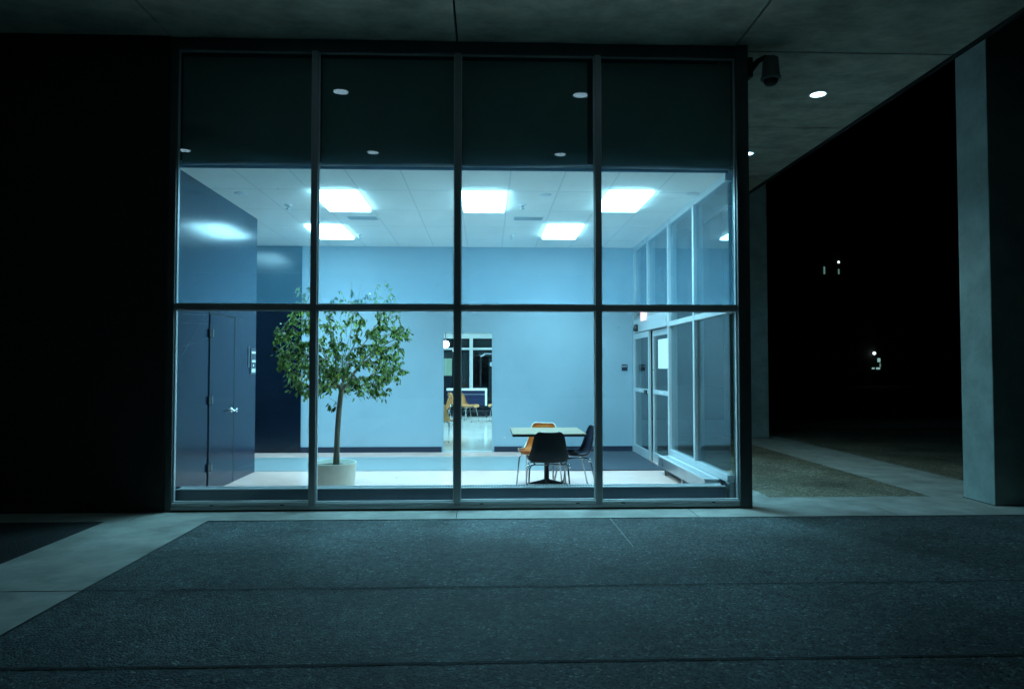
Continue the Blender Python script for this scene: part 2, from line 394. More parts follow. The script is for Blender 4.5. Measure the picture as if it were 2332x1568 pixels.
# ---------------------------------------------------------------- front glass wall
def front():
    t = thing('glass_front', 'wide metal framed glass front of the lit lobby, four bays', 'window wall', (0, 0, 0))
    y0, y1 = G-.05, G+.06
    MB().box(-3.445, -3.375, y0, y1, .0, ZS-.004, .004).build('jamb', M['alu_dark'], t)
    MB().box(2.79, 2.925, y0-.02, y1+.05, .0, ZS-.004, .006).build('corner_post', M['alu_dark'], t)
    mx = (-1.885, -.32, 1.235)
    for x in mx: MB().box(x-.034, x+.034, y0, y1, .055, ZS-.13, .004).build('mullion', M['alu'], t)
    xs = [-3.375, *mx, 2.79]
    MB().box(-3.375, 2.79, y0+.003, y1, ZS-.13, ZS-.004, .004).build('header', M['alu_dark'], t)
    for i in range(4):
        a = xs[i] + (.034 if i else 0); b = xs[i+1] - (.034 if i < 3 else 0)
        MB().box(a, b, y0+.006, y1-.003, 2.175, 2.237, .003).build('rail', M['alu'], t)
        zs = .098 if i in (0, 2) else .088
        s = MB(); s.box(a, b, y0+.008, y1-.004, .058, zs, .003).build('sill', M['alu_in'], t)
        for (za, zb) in ((zs, 2.175), (2.237, ZS-.13)):
            # glazing beads: slim bright stops against the frame
            g = MB(); w = .011
            g.box(a, a+w, G-.012, G+.03, za, zb); g.box(b-w, b, G-.012, G+.03, za, zb)
            g.box(a+w, b-w, G-.012, G+.03, za, za+w); g.box(a+w, b-w, G-.012, G+.03, zb-w, zb)
            g.build('glazing_bead', M['alu_in'], t)
            MB().box(a+w, b-w, G+.004, G+.010, za+w, zb-w).build('pane', M['glass_upper' if za > 2 else 'glass'], t)
    MB().box(-3.375, 2.79, y0-.01, y1, .022, .0575, .003).build('sill_base', M['alu'], t)
    MB().box(-3.375, 2.79, y0+.015, y1, .004, .0215).build('sill_shadow_gap', M['joint'], t)
    # little weep slots in the sill
    for x in (-2.95, -2.2, -.05, 1.0, 1.5, 2.5): MB().box(x-.02, x+.02, y0+.0055, y0+.0078, .063, .073).build('weep_slot', M['black'], t)
    return xs
XS = front()

# roller shades behind the upper glass
for i, lab in enumerate(('dark roller shade behind the upper glass, leftmost bay', 'dark roller shade behind the upper glass, second bay, two mirrored lamps on it',
                         'dark roller shade whose hem lifts at its right end, third bay', 'dark roller shade behind the upper glass, rightmost bay')):
    a = XS[i] + (.045 if i else .012); b = XS[i+1] - (.045 if i < 3 else .012)
    if i == 2: b -= .055
    t = thing('roller_shade', lab, 'window shade', ((a+b)/2, G+.075, 3.775), group='roller shades of the glass front')
    m = MB(); n = 24; w = (b-a)/2
    f = []; k = []
    for q in range(n+1):
        u = -1+2*q/n; x = u*w
        lift = .028*max(0, (u-.1)/.9)**1.5 if i == 2 else .006*math.sin(u*2+i)
        wv = .012*math.sin(u*3.1+i*1.7)
        col = [(x, wv, lift+.045), (x, wv*.6, .35), (x, wv*.2, .8), (x, 0, 1.22)]
        f.append([m.bm.verts.new(c) for c in col]); k.append([m.bm.verts.new((c[0], c[1]+.004, c[2])) for c in col])
    for q in range(n):
        for r_ in range(3):
            for L in (f, k):
                fc = m.bm.faces.new((L[q][r_], L[q+1][r_], L[q+1][r_+1], L[q][r_+1])); fc.smooth = True
    m.build('fabric', M['shade'], t)
    h = MB(); h.tube([(-w + 2*w*q/n, .004 + .012*math.sin((-1+2*q/n)*3.1+i*1.7), .03 + (.028*max(0, ((-1+2*q/n)-.1)/.9)**1.5 if i == 2 else .006*math.sin((-1+2*q/n)*2+i))) for q in range(n+1)], .018, 8)
    h.build('hem_bar', M['hem'], t)

# ---------------------------------------------------------------- lobby shell
struct(MB().box(-8, XR+.06, G+.07, BK+.12, -.1, .008).build('floor', M['floor']))
struct(MB().sheet([(-8, 10.72, .012), (.92, 10.72, .012), (.92, 12.36, .012), (-8, 12.36, .012)]).build('floor_band', M['band']))
c = MB().box(-8, XR+.06, G+.10, BK+.12, ZC, ZC+.08).build('ceiling', M['ceil']); struct(c)
tr = MB(); tr.box(XL, XR, G+.085, G+.098, ZC-.004, ZC+.03); struct(tr.build('ceiling_edge_trim', M['trim_dark']))
tag(MB().box(.93, XR-.06, 10.62, 12.96, .0125, .024, .004).build('floor_mat', M['mat']), 'dark navy walk-off mat on the floor before the sliding doors', 'mat')

# left wall of glossy laminate
t = thing('laminate_wall', 'glossy blue laminate wall along the left of the lobby, lamp mirrored in it', 'wall')
MB().box(-8, XL, G+.065, 10.68, .009, ZC-.002).build('wall_panel', M['lam'], t)
MB().box(XL+.0005, XL+.0015, G+.12, 8.87, 1.452, 1.456).build('panel_seam', M['lam_dark'], t)
MB().box(XL+.0005, XL+.0015, 9.82, 10.67, 1.452, 1.456).build('panel_seam', M['lam_dark'], t)
sc_ = MB()
for L_ in ([(8.10, 2.15), (8.44, 2.163), (8.846, 2.196)], [(8.118, 1.78), (8.29, 1.803), (8.606, 1.872), (8.856, 1.907)], [(8.121, 1.681), (8.259, 1.791), (8.482, 1.978), (8.736, 2.205)],
           [(9.85, 2.275), (10.209, 2.23)], [(9.931, 2.23), (9.98, 1.891), (10.056, 1.476)], [(8.108, 2.051), (8.547, 2.065), (8.85, 2.08)]):
    sc_.tube([(XL+.0012, y_, z_) for y_, z_ in L_], .0013, 5)
sc_.build('pale_lines', M['pale_line'], t)  # thin pale lines laid over the laminate
t = thing('utility_door', 'flush blue laminate door with lever handle in the left wall', 'door', (XL, 8.90, 0))
MB().box(.0006, .0022, -.016, .90, .012, 2.235).build('door_gap', M['black'], t)
MB().box(.003, .012, .0, .835, .02, 2.212, .002).build('leaf', M['lam'], t)
MB().box(.003, .010, .850, .866, .02, 2.222).build('jamb_strip', M['black'], t)
for z in (.317, 1.143, 1.973):
    h = MB().box(.0125, .022, -.035, .085, z-.05, z+.05, .002).build('hinge', M['black'], t)
    MB().box(.0222, .026, .062, .084, z-.05, z+.05).build('hinge_edge', M['steel'], h)
h = MB(); h.lathe([(0, 0), (.036, 0), (.036, .006), (.014, .012), (.012, .05), (.03, .062), (.03, .075), (0, .08)], n=24)
for v in h.bm.verts: v.co = Vector((v.co.z, v.co.x, v.co.y))
h.tube([(.062, 0, 0), (.066, -.05, -.002), (.06, -.11, -.006)], [.011, .010, .008], 10)
h.build('handle', M['chrome'], t, (.012, .765, .98))

t = thing('call_panel', 'narrow call panel with white labels near the end of the blue wall', 'control panel', (XL, 10.43, 1.63))
MB().box(.001, .012, .0, .22, -.18, .20, .003).build('faceplate', M['steel_dark'], t)
MB().box(.001, .010, -.09, -.06, -.08, .22).build('side_strip', M['steel'], t)
for (z, h_, m_) in ((.135, .03, 'paper'), (.01, .03, 'paper'), (-.125, .05, 'paper')):
    MB().box(.0125, .016, .03, .19, z-h_/2, z+h_/2).build('label_plate', M[m_], t)
MB().lathe([(0, .02), (.014, .018), (.016, .0)], c=(.012, .10, -.065), n=14).build('button', M['chrome'], t)

# back wall with doorway opening
DX0, DX1, DZ = -.81, .122, 2.208
t = thing('back_wall', 'pale blue painted back wall of the lobby with an open doorway', 'wall')
w = MB(); w.box(-3.36, DX0, BK, BK+.12, .009, ZC-.002); w.box(DX1, XR, BK, BK+.12, .009, ZC-.002); w.box(DX0, DX1, BK, BK+.12, DZ, ZC-.002)
w.build('painted_face', M['wall'], t)
for a, b in ((-3.36, DX0-.004), (DX1+.02, XR-.06)):
    MB().box(a, b, BK-.014, BK-.001, .009, .108, .003).build('baseboard', M['base'], t)
fr = MB(); fr.box(DX0-.003, DX0+.022, BK-.006, BK+.124, .009, DZ); fr.box(DX1-.022, DX1+.003, BK-.006, BK+.124, .009, DZ); fr.box(DX0+.022, DX1-.022, BK-.006, BK+.124, DZ-.022, DZ)
fr.build('doorway_frame', M['wall'], t)
MB().box(DX0+.022, DX1-.022, BK-.004, BK+.12, .0085, .02).build('threshold', M['alu_in'], t)
t = thing('recess_wall', 'near black glossy wall panel in the recess behind the tree', 'wall')
MB().box(-8, -3.362, BK-.02, BK+.11, .009, ZC-.002).build('wall_panel', M['lam_dark'], t)
MB().box(-8, -3.365, BK-.0215, BK-.0203, 1.452, 1.456).build('panel_seam', M['lam'], t)
# corridor end, out of sight to the left
struct(MB().box(-8.1, -8.0, 10.68, BK, .0, ZC).build('corridor_end_wall', M['wall']))

# ---------------------------------------------------------------- side glass wall and doors
def side():
    t = thing('side_glass_wall', 'right hand glazed wall of the lobby seen at a steep angle', 'window wall')
    x0, x1 = XR-.04, XR+.06
    ms = (9.20, 10.50, 11.86)
    for y in ms[:2]: MB().box(x0, x1+.03, y-.035, y+.035, .009, ZC, .004).build('mullion', M['alu_in'], t)
    MB().box(x0, x1+.03, ms[2]-.035, ms[2]+.035, 2.47, ZC, .004).build('mullion', M['alu_in'], t)
    MB().box(x0, x1+.03, BK-.115, BK-.02, .009, ZC, .004).build('end_jamb', M['alu_in'], t)
    MB().box(x0+.01, x1, G+.10, 9.165, ZC-.09, ZC-.002, .003).build('head_rail', M['alu_in'], t)
    MB().box(x0+.01, x1, 9.235, 10.465, ZC-.09, ZC-.002, .003).build('head_rail', M['alu_in'], t)
    MB().box(x0+.01, x1, 10.535, BK-.115, ZC-.09, ZC-.002, .003).build('head_rail', M['alu_in'], t)
    for a, b in ((G+.10, 9.165), (9.235, 10.465)):
        MB().box(x0+.004, x1, a, b, 2.16, 2.23, .003).build('rail', M['alu_in'], t)
        MB().box(x0+.004, x1, a, b, .26, .34, .003).build('rail', M['alu_in'], t)
        MB().box(x0+.03, x1-.01, a, b, .009, .26).build('kick_panel', M['steel'], t)
        MB().box(XR, XR+.006, a, b, .34, 2.16).build('pane', M['glass_side'], t)
        MB().box(XR, XR+.006, a, b, 2.23, ZC-.09).build('pane', M['glass_side'], t)
    MB().box(x0-.02, x1, 10.537, BK-.118, 2.17, 2.40, .004).build('door_header', M['alu_in'], t)
    MB().box(x0, x1-.01, 10.537, BK-.118, 2.402, 2.47, .003).build('header_cap', M['alu'], t)
    for a, b in ((10.535, 11.825), (11.895, BK-.115)):
        MB().box(XR, XR+.006, a, b, 2.47, ZC-.09).build('pane', M['glass_side'], t)
    # opaque spandrel above the ceiling
    MB().box(XR+.02, XR+.06, G+.12, BK+.12, ZC+.085, ZS-.004).build('spandrel', M['alu_dark'], t)
    # lettering on the glass, read from outside (mirrored from in here)
    l1 = text_mesh('lettering', 'UTI', .40, M['decal'], t, (XR+.0085, 11.07, 2.98), (R(90), 0, R(90)), 1.05, .0005)
    b = MB()
    for i in range(5): b.box(XR+.0075, XR+.009, 10.85+i*.10, 10.85+i*.10+.075, 2.655, 2.725)
    b.build('small_lettering', M['decal'], t)
    b = MB()
    for i in range(4): b.box(XR+.0075, XR+.009, 12.05+i*.16, 12.05+i*.16+.05, 2.72, 3.06)
    b.build('small_lettering', M['decal'], t)
side()
def slide_door(y0, y1, x, lab):
    t = thing('sliding_door', lab, 'door', (x, y0, 0), group='sliding glass entrance doors')
    L = y1-y0; s = .055; a = M['alu_in']
    MB().box(-.02, .02, 0, s, .012, 2.155, .003).build('stile', a, t); MB().box(-.02, .02, L-s, L, .012, 2.155, .003).build('stile', a, t)
    MB().box(-.019, .019, s, L-s, 2.06, 2.155, .003).build('top_rail', a, t); MB().box(-.019, .019, s, L-s, .012, .16, .003).build('bottom_rail', a, t)
    MB().box(-.024, .019, s, L-s, 1.115, 1.185, .003).build('push_rail', a, t)
    MB().box(-.003, .003, s, L-s, .16, 1.115).build('pane', M['glass_side'], t); MB().box(-.003, .003, s, L-s, 1.185, 2.06).build('pane', M['glass_side'], t)
    return t
d1 = slide_door(10.56, 11.66, XR+.02, 'near sliding glass door leaf with a white notice taped on')
MB().box(-.028, -.0245, .40, .62, 1.135, 1.165).build('push_label', M['paper'], d1)
d2 = slide_door(11.72, 12.90, XR-.03, 'far sliding glass door leaf beside the back wall, black latch on it')
MB().box(-.045, -.0245, .10, .28, 1.10, 1.17, .004).build('latch', M['black'], d2)
MB().box(-.028, -.0245, .55, .75, 1.14, 1.165).build('push_label', M['paper'], d2)
tag(MB().box(XR-.003, XR-.001, 10.66, 11.26, 1.53, 1.99).build('notice', M['paper']), 'large white paper notice taped inside the near sliding door', 'notice')

t = thing('exit_sign', 'small glowing pinkish exit sign fixed over the sliding doors', 'exit sign', (XR-.07, 12.0, 2.44))
MB().box(-.02, .025, -.17, .17, -.10, .10, .006).build('housing', M['exit_face'], t)
text_mesh('exit_letters', 'EXIT', .15, M['exit_red'], t, (-.0225, 0, 0), (R(90), 0, R(-90)), 1.0, .001)
MB().box(.025, .05, -.03, .03, -.05, .05).build('bracket', M['black'], t)
t = thing('motion_sensor', 'small black motion sensor above the far sliding door', 'sensor', (XR-.08, 12.55, 2.24))
MB().lathe([(0, .075), (.03, .07), (.05, .03), (.058, -.02), (.05, -.05), (0, -.055)], n=20).build('housing', M['black'], t)
MB().lathe([(.03, -.056), (.024, -.072), (0, -.08)], n=16).build('lens', M['white'], t)
t = thing('exit_plaque', 'small dark plaque reading EXIT on the pale blue back wall', 'sign', (2.545, BK-.004, 1.545))
MB().box(-.055, .055, -.004, .002, -.06, .06, .003).build('plate', M['base'], t)
text_mesh('plaque_letters', 'EXIT', .046, M['white'], t, (0, -.0055, .022), (R(90), 0, 0), 1.0, .0008)
tag(MB().box(-.015, .015, -.004, .001, -.01, .01, .002).build('wall_scuff_plate', M['alu_in'], None, (.33, BK-.004, .27)), 'tiny bright plate low on the back wall right of the doorway', 'wall plate')

# ---------------------------------------------------------------- convectors
def convector_front():
    t = thing('front_convector', 'long low steel heater cover running under the front glass', 'heater')
    y0, y1 = G+.12, G+.30
    MB().box(XL+.01, XR-.05, y0+.004, y1, .03, .205, .004).build('cover', M['steel_dark'], t)
    g = MB(); g.box(XL+.01, XR-.05, y0, y0+.03, .2055, .219, .002); g.box(XL+.01, XR-.05, y1-.025, y1, .2055, .219, .002)
    for i in range(200):
        x = XL+.04 + i*(XR-XL-.12)/199; g.box(x-.004, x+.004, y0+.03, y1-.025, .207, .2185)
    g.build('top_grille', M['grille'], t)
    for x in (-3.2, -1.7, -.3, 1.2, 2.5): MB().box(x-.03, x+.03, y0+.02, y1-.02, .009, .03).build('foot', M['black'], t)
convector_front()
def convector_side():
    t = thing('side_convector', 'raised metal heater bench along the right glass wall, near its corner', 'heater')
    x0, x1, y0, y1 = 2.52, XR-.045, G+.34, 10.40
    MB().box(x0, x1, y0, y1, .11, .245, .004).build('cover', M['steel'], t)
    g = MB(); g.box(x0-.004, x0+.03, y0, y1, .2455, .262, .002); g.box(x1-.05, x1, y0, y1, .2455, .262, .002)
    for i in range(5): g.box(x0+.042+i*.018, x0+.05+i*.018, y0+.01, y1-.01, .247, .259)
    g.build('top_grille', M['grille'], t)
    for y in (8.35, 9.2, 10.1): MB().box(x0+.02, x0+.045, y, y+.03, .009, .11).build('foot', M['steel'], t)
    MB().box(x1-.06, x1-.05, y0, y1, .009, .11).build('back_plinth', M['black'], t)
convector_side()

# ---------------------------------------------------------------- ceiling fittings
def troffer(cx, cy, lab, z=ZC, k=1, grp='recessed fluorescent ceiling lights'):
    t = thing('ceiling_light', lab, 'ceiling light', (cx, cy, z), group=grp)
    w, d = .30, .56
    f = MB(); f.box(-w, w, -d, -d+.02, -.007, -.001); f.box(-w, w, d-.02, d, -.007, -.001); f.box(-w, -w+.02, -d+.02, d-.02, -.007, -.001); f.box(w-.02, w, -d+.02, d-.02, -.007, -.001)
    f.build('frame', M['white'], t)
    MB().box(-w+.02, w-.02, -d+.02, d-.02, -.045, -.0015, .008).build('diffuser', M['lamp'], t)
    ld = bpy.data.lights.new('tube_light', 'AREA'); ld.shape = 'RECTANGLE'; ld.size = .56; ld.size_y = 1.08; ld.energy = TROFFER_W*k; ld.color = LIGHT_A; ld.spread = R(122)
    lo = bpy.data.objects.new('tube_light', ld); COL.objects.link(lo); lo.parent = t; lo.location = (0, 0, -.05)
for cx, cy, lab in ((-4.38, 11.56, 'ceiling light of the side corridor, seen only mirrored in the dark recess wall'),
                    (-1.90, 9.40, 'bright rectangular ceiling light of the near row, above the tree'),
                    (-.037, 9.38, 'bright rectangular ceiling light of the near row, middle, over the doorway'),
                    (1.81, 9.28, 'bright rectangular ceiling light of the near row, right, by the side glass'),
                    (-2.53, 11.56, 'bright rectangular ceiling light of the far row, over the recess'),
                    (1.22, 11.42, 'bright rectangular ceiling light of the far row, right of the doorway')):
    troffer(cx, cy, lab)
def sprinkler(x, y, s, lab, grp='ceiling sprinkler heads'):
    t = thing('sprinkler', lab, 'sprinkler', (x, y, ZC), group=grp)
    MB().lathe([(0, -.001), (.045*s, -.001), (.04*s, -.012), (.02*s, -.014), (0, -.014)], n=20).build('escutcheon', M['white'], t)
    MB().lathe([(0, -.014), (.018*s, -.015), (.014*s, -.05), (.030*s, -.055), (.030*s, -.06), (0, -.062)], n=16).build('head', M['chrome'], t)
sprinkler(-2.70, 9.72, 1.1, 'sprinkler head on the ceiling left of the near left light')
sprinkler(.49, 9.60, 1.1, 'sprinkler head on the ceiling right of the middle light')
sprinkler(-2.12, 11.9, .9, 'small sprinkler head beside the far left light')
sprinkler(.42, 11.85, .9, 'small sprinkler head left of the far right light')
for x, y, lab in ((-1.83, 10.55, 'slotted air vent on the ceiling behind the near left light'), (.62, 10.5, 'slotted air vent on the ceiling between the middle and right lights')):
    t = thing('air_vent', lab, 'vent', (x, y, ZC), group='ceiling air vents')
    MB().box(-.22, .22, -.11, .11, -.006, -.001, .002).build('frame', M['vent'], t)
    s = MB()
    for k in range(5): s.box(-.20, .20, -.09+k*.04, -.072+k*.04, -.011, -.0065)
    s.build('slats', M['vent'], t)
for x, y, lab in ((-3.12, 9.08, 'small white ceiling disc near the blue wall'), (.75, 9.02, 'small white ceiling disc between the near row lights'), (2.62, 8.9, 'small white ceiling disc beside the side glass')):
    t = thing('ceiling_disc', lab, 'smoke detector', (x, y, ZC), group='ceiling discs')
    MB().lathe([(0, -.001), (.08, -.001), (.078, -.012), (.05, -.018), (0, -.018)], n=24).build('disc', M['white'], t)
    MB().lathe([(.03, -.0182), (.02, -.024), (0, -.025)], n=16).build('centre', M['white'], t)

# ---------------------------------------------------------------- table and chairs
t = thing('cafe_table', 'square oak topped table with black edge on a pedestal', 'table', (.765, 9.07, .008))
MB().box(-.447, .447, -.46, .46, .728, .738, .002).build('tabletop', M['wood'], t)
MB().box(-.450, .450, -.463, .463, .704, .7278, .004).build('table_edge', M['black'], t)
MB().tube([(0, 0, .09), (0, 0, .70)], .032, 16).build('column', M['black'], t)
MB().box(-.2, .2, -.2, .2, .685, .7035).build('mounting_plate', M['black'], t)
b = MB(); b.lathe([(0, .07), (.05, .07), (.045, .12), (.034, .135), (0, .135)], n=16)
b.build('base_hub', M['black'], t)
for k in range(4):
    l_ = MB(); ang = R(90*k)
    bm_ = l_.bm; ln = .37
    prof = [(.03, .06, .125), (ln, .012, .04), (ln+.02, .0, .03)]
    rs = []
    for (x, z0, z1) in prof:
        w_ = .026 if x < .1 else .018
        rs.append([bm_.verts.new(Matrix.Rotation(ang, 3, 'Z') @ Vector(p)) for p in ((x, -w_, z0), (x, w_, z0), (x, w_*.6, z1), (x, -w_*.6, z1))])
    for a, c_ in zip(rs, rs[1:]):
        for q in range(4): bm_.faces.new((a[q], a[(q+1) % 4], c_[(q+1) % 4], c_[q]))
    bm_.faces.new(rs[0]); bm_.faces.new(rs[-1])
    l_.build('base_leg', M['black'], t)

def cr(p, t_):
    n = len(p)-1; x = t_*n; i = min(int(x), n-1); f = x-i
    P = [p[max(0, min(n, i+k))] for k in (-1, 0, 1, 2)]
    return [.5*((2*P[1][c]) + (-P[0][c]+P[2][c])*f + (2*P[0][c]-5*P[1][c]+4*P[2][c]-P[3][c])*f*f + (-P[0][c]+3*P[1][c]-3*P[2][c]+P[3][c])*f**3) for c in range(len(p[0]))]
#           y     z     halfwidth  curl
PROF = [(-.245, .412, .150, .0), (-.232, .438, .205, .02), (-.18, .443, .232, .035), (-.06, .425, .236, .04), (.07, .418, .232, .045),
        (.145, .435, .234, .05), (.19, .49, .224, .05), (.215, .57, .204, .045), (.238, .67, .184, .04), (.256, .735, .166, .036), (.265, .773, .140, .03), (.268, .784, .105, .025)]
def shell_mesh(m):
    b = MB(); nu, nv = 18, 44; G_ = []
    for j in range(nv+1):
        y, z, w, cu = cr(PROF, j/nv); row = []
        y2, z2, *_ = cr(PROF, min(1, j/nv+.02)); y1_, z1_, *_ = cr(PROF, max(0, j/nv-.02))
        tn = Vector((0, y2-y1_, z2-z1_)).normalized(); nm = Vector((0, -tn.z, tn.y))
        for i in range(nu+1):
            u = -1+2*i/nu
            x = math.sin(u*math.pi/2*.96)/math.sin(math.pi/2*.96)*w if abs(u) < 1 else u*w
            row.append(b.bm.verts.new(Vector((x, y, z)) + nm*(cu*abs(u)**2.4)))
        G_.append(row)
    for j in range(nv):
        for i in range(nu):
            f = b.bm.faces.new((G_[j][i], G_[j][i+1], G_[j+1][i+1], G_[j+1][i])); f.smooth = True
    bmesh.ops.solidify(b.bm, geom=b.bm.faces[:], thickness=.008)
    rim = MB(); loop = [v.co.copy() for v in G_[0]] + [G_[j][-1].co.copy() for j in range(1, nv+1)] + [G_[nv][i].co.copy() for i in range(nu-1, -1, -1)] + [G_[j][0].co.copy() for j in range(nv-1, -1, -1)]
    rim.tube(loop, .0085, 6, caps=False)
    return b, rim
def make_chair(lab, m_shell, m_rim, loc, rz, group):
    t = thing('shell_chair', lab, 'chair', loc, rz, group)
    s, r_ = shell_mesh(m_shell)
    so = s.build('shell', m_shell, t); r_.build('shell_rim', m_rim, so)
    for sx in (-1, 1):
        for sy in (-1, 1):
            l_ = MB(); l_.tube([(sx*.15, sy*.10, .405), (sx*.205, sy*.135, .398), (sx*.226, sy*.155, .36), (sx*.25, sy*(.215 if sy < 0 else .235), .004)], [.0095, .0105, .0105, .009], 10)
            lo = l_.build('leg', M['leg_metal'], t)
            MB().lathe([(0, 0), (.014, 0), (.014, .012), (.009, .02), (0, .02)], c=(sx*.25, sy*(.215 if sy < 0 else .235), 0), n=12).build('glide', M['black'], lo)
    f = MB()
    for sx in (-1, 1): f.tube([(sx*.16, -.13, .404), (sx*.16, .13, .404)], .008, 8)
    for sy in (-1, 1): f.tube([(-.17, sy*.10, .400), (.17, sy*.10, .400)], .008, 8)
    f.build('under_frame', M['leg_metal'], t)
    for sx in (-1, 1):
        MB().lathe([(0, -.022), (.016, -.02), (.02, 0), (.016, .02), (0, .022)], c=(sx*.238, .14, .385), n=14).build('ganging_knob', M['chrome'], t)
    return t
GR = 'shell chairs around the oak table'
make_chair('black shell chair with its back to the window, in front of the table', M['shell_black'], M['shell_black'], (.725, 8.47, .008), R(181), GR)
make_chair('navy shell chair at the right side of the table, seen side on', M['shell_blue'], M['shell_blue'], (1.12, 9.08, .008), R(-84), GR)
make_chair('orange shell chair with a highlight painted along its rim behind the table', M['shell_orange'], M['rim'], (.70, 9.45, .008), R(-20), GR)

# ---------------------------------------------------------------- pot and fig tree
TX, TY = -1.90, 8.90
t = thing('plant_pot', 'round cream planter holding the indoor fig tree', 'plant pot', (TX, TY, .008))
MB().lathe([(0, 0), (.262, 0), (.268, .01), (.290, .36), (.294, .372), (.286, .377), (.272, .372), (.268, .32), (0, .32)], n=56).build('shell', M['pot'], t)
s = MB(); s.lathe([(0, .345), (.12, .342), (.22, .33), (.267, .325)], n=40)
for v in s.bm.verts: v.co.z += .012*mnoise.noise(v.co*14)
s.build('soil', M['soil'], t)

def fig():
    rnd = random.Random(11)
    t = thing('fig_tree', 'indoor weeping fig with a bare leaning trunk and drooping green crown', 'tree', (TX+.045, TY, .34))
    def W_(p): return Vector(p)
    fork = Vector((.075, .0, 1.02))
    trunk = [Vector((0, 0, 0)), Vector((.005, .005, .2)), Vector((.015, .0, .45)), Vector((.035, -.005, .72)), Vector((.06, 0, .93)), fork]
    nodes = []      # [pos, parent, radius]
    for i, p in enumerate(trunk): nodes.append([p, i-1, 0])
    F = len(nodes)-1
    # main limbs
    limbs = []
    spec = [(0, .26, 1.45), (60, .2, 1.5), (35, .62, 1.10), (80, .5, 1.2), (130, .75, 1.05), (175, .62, 1.0), (205, .80, .95), (250, .55, 1.15), (300, .7, 1.0), (335, .80, 1.05), (100, .15, 1.3), (15, .8, .9), (190, .3, 1.25)]
    for az, spread, ln in spec:
        a = R(az+rnd.uniform(-8, 8)); par = F if rnd.random() < .6 else F-1
        p = nodes[par][0].copy(); last = par; n = 9
        tgt = p + Vector((math.cos(a)*spread*.92, math.sin(a)*spread*.82, ln*math.sqrt(max(.15, 1-(spread*.75)**2))*.86))
        for k in range(1, n+1):
            f = k/n
            q = p.lerp(tgt, f) + Vector((0, 0, -.10*spread*math.sin(f*math.pi)*0 + .05*math.sin(f*math.pi))) + Vector((rnd.uniform(-.018, .018), rnd.uniform(-.018, .018), rnd.uniform(-.012, .012)))
            nodes.append([q, last, 0]); last = len(nodes)-1
    # crown targets inside an umbrella shaped envelope
    C = Vector((.075, 0, 1.50)); rx, ry, rz = .84, .74, .80
    T = []
    tries = 0
    while len(T) < 600 and tries < 60000:
        tries += 1
        d = Vector((rnd.gauss(0, 1), rnd.gauss(0, 1), rnd.gauss(0, 1))).normalized()
        rr = rnd.uniform(.35, 1)**.5
        p = Vector((d.x*rx, d.y*ry, d.z*rz))*rr
        hor = math.hypot(p.x/rx, p.y/ry); z = p.z/rz
        lump = mnoise.noise(Vector((p.x*2.4, p.y*2.4, p.z*2.0)) + Vector((3, 7, 1)))
        if z < -.25 and hor < .40 and rnd.random() < .75: continue
        if z < -.80: continue
        if hor < .45 and rnd.random() < .5: continue
        if z > 0: p.z *= 1.24
        dens = .30 + .75*max(0, hor-.35) - .50*max(0, z-.05) + .5*max(0, -z)*(hor > .4)
        if lump < -.12: dens *= .25
        if rnd.random() > dens*1.6: continue
        if z > .1: p *= 1 + .10*lump
        T.append(C + p)
    T.sort(key=lambda q: (q-fork).length)
    ends = []
    for q in T:
        best = None; bd = 9
        for i in range(F, len(nodes)):
            v = nodes[i][0]; dd = (v-q).length
            if dd < .03: continue
            pen = dd + (.25 if (v-fork).length > (q-fork).length+.05 else 0) + max(0, q.z-v.z-.3)*0 + max(0, v.z-q.z)*.15
            if pen < bd: bd = pen; best = i
        v = nodes[best][0]; n = max(2, int((v-q).length/.07)); last = best
        for k in range(1, n+1):
            f = k/n; w = v.lerp(q, f) + Vector((0, 0, .16*(v-q).length*math.sin(f*math.pi))) + Vector((rnd.uniform(-.008, .008), rnd.uniform(-.008, .008), 0))
            nodes.append([w, last, 0]); last = len(nodes)-1
        ends.append(last)
    # pipe model radii
    cnt = [0]*len(nodes)
    for i in range(len(nodes)-1, -1, -1):
        if cnt[i] == 0: cnt[i] = 1
        if nodes[i][1] >= 0: cnt[nodes[i][1]] += cnt[i]
    mx = cnt[0]
    for i, nd in enumerate(nodes): nd[2] = max(.0024, .034*(cnt[i]/mx)**.46)
    for i in range(F+1): nodes[i][2] = .036 - .006*i/F
    nodes[0][2] = .042
    kids = {}
    for i, nd in enumerate(nodes):
        if nd[1] >= 0: kids.setdefault(nd[1], []).append(i)
    tb = MB(); bb = MB()
    tb.tube([nodes[i][0] for i in range(F+1)], [nodes[i][2] for i in range(F+1)], 14)
    def chain(start, first):
        pts = [nodes[start][0], nodes[first][0]]; rd = [min(nodes[start][2], nodes[first][2]*1.25), nodes[first][2]]; cur = first
        while cur in kids:
            ks = sorted(kids[cur], key=lambda k: -cnt[k])
            for o in ks[1:]: stack.append((cur, o))
            cur = ks[0]; pts.append(nodes[cur][0]); rd.append(nodes[cur][2])
        bb.tube(pts, rd, 5 if rd[1] < .007 else 8)
    stack = []
    for s_ in range(F+1):
        for o in kids.get(s_, []):
            if o > F: stack.append((s_, o))
    while stack: chain(*stack.pop())
    tr = tb.build('trunk', M['bark'], t)
    bb.build('branches', M['bark'], tr)
    # leaves: pointed, folded, hanging
    L = MB(); bm_ = L.bm
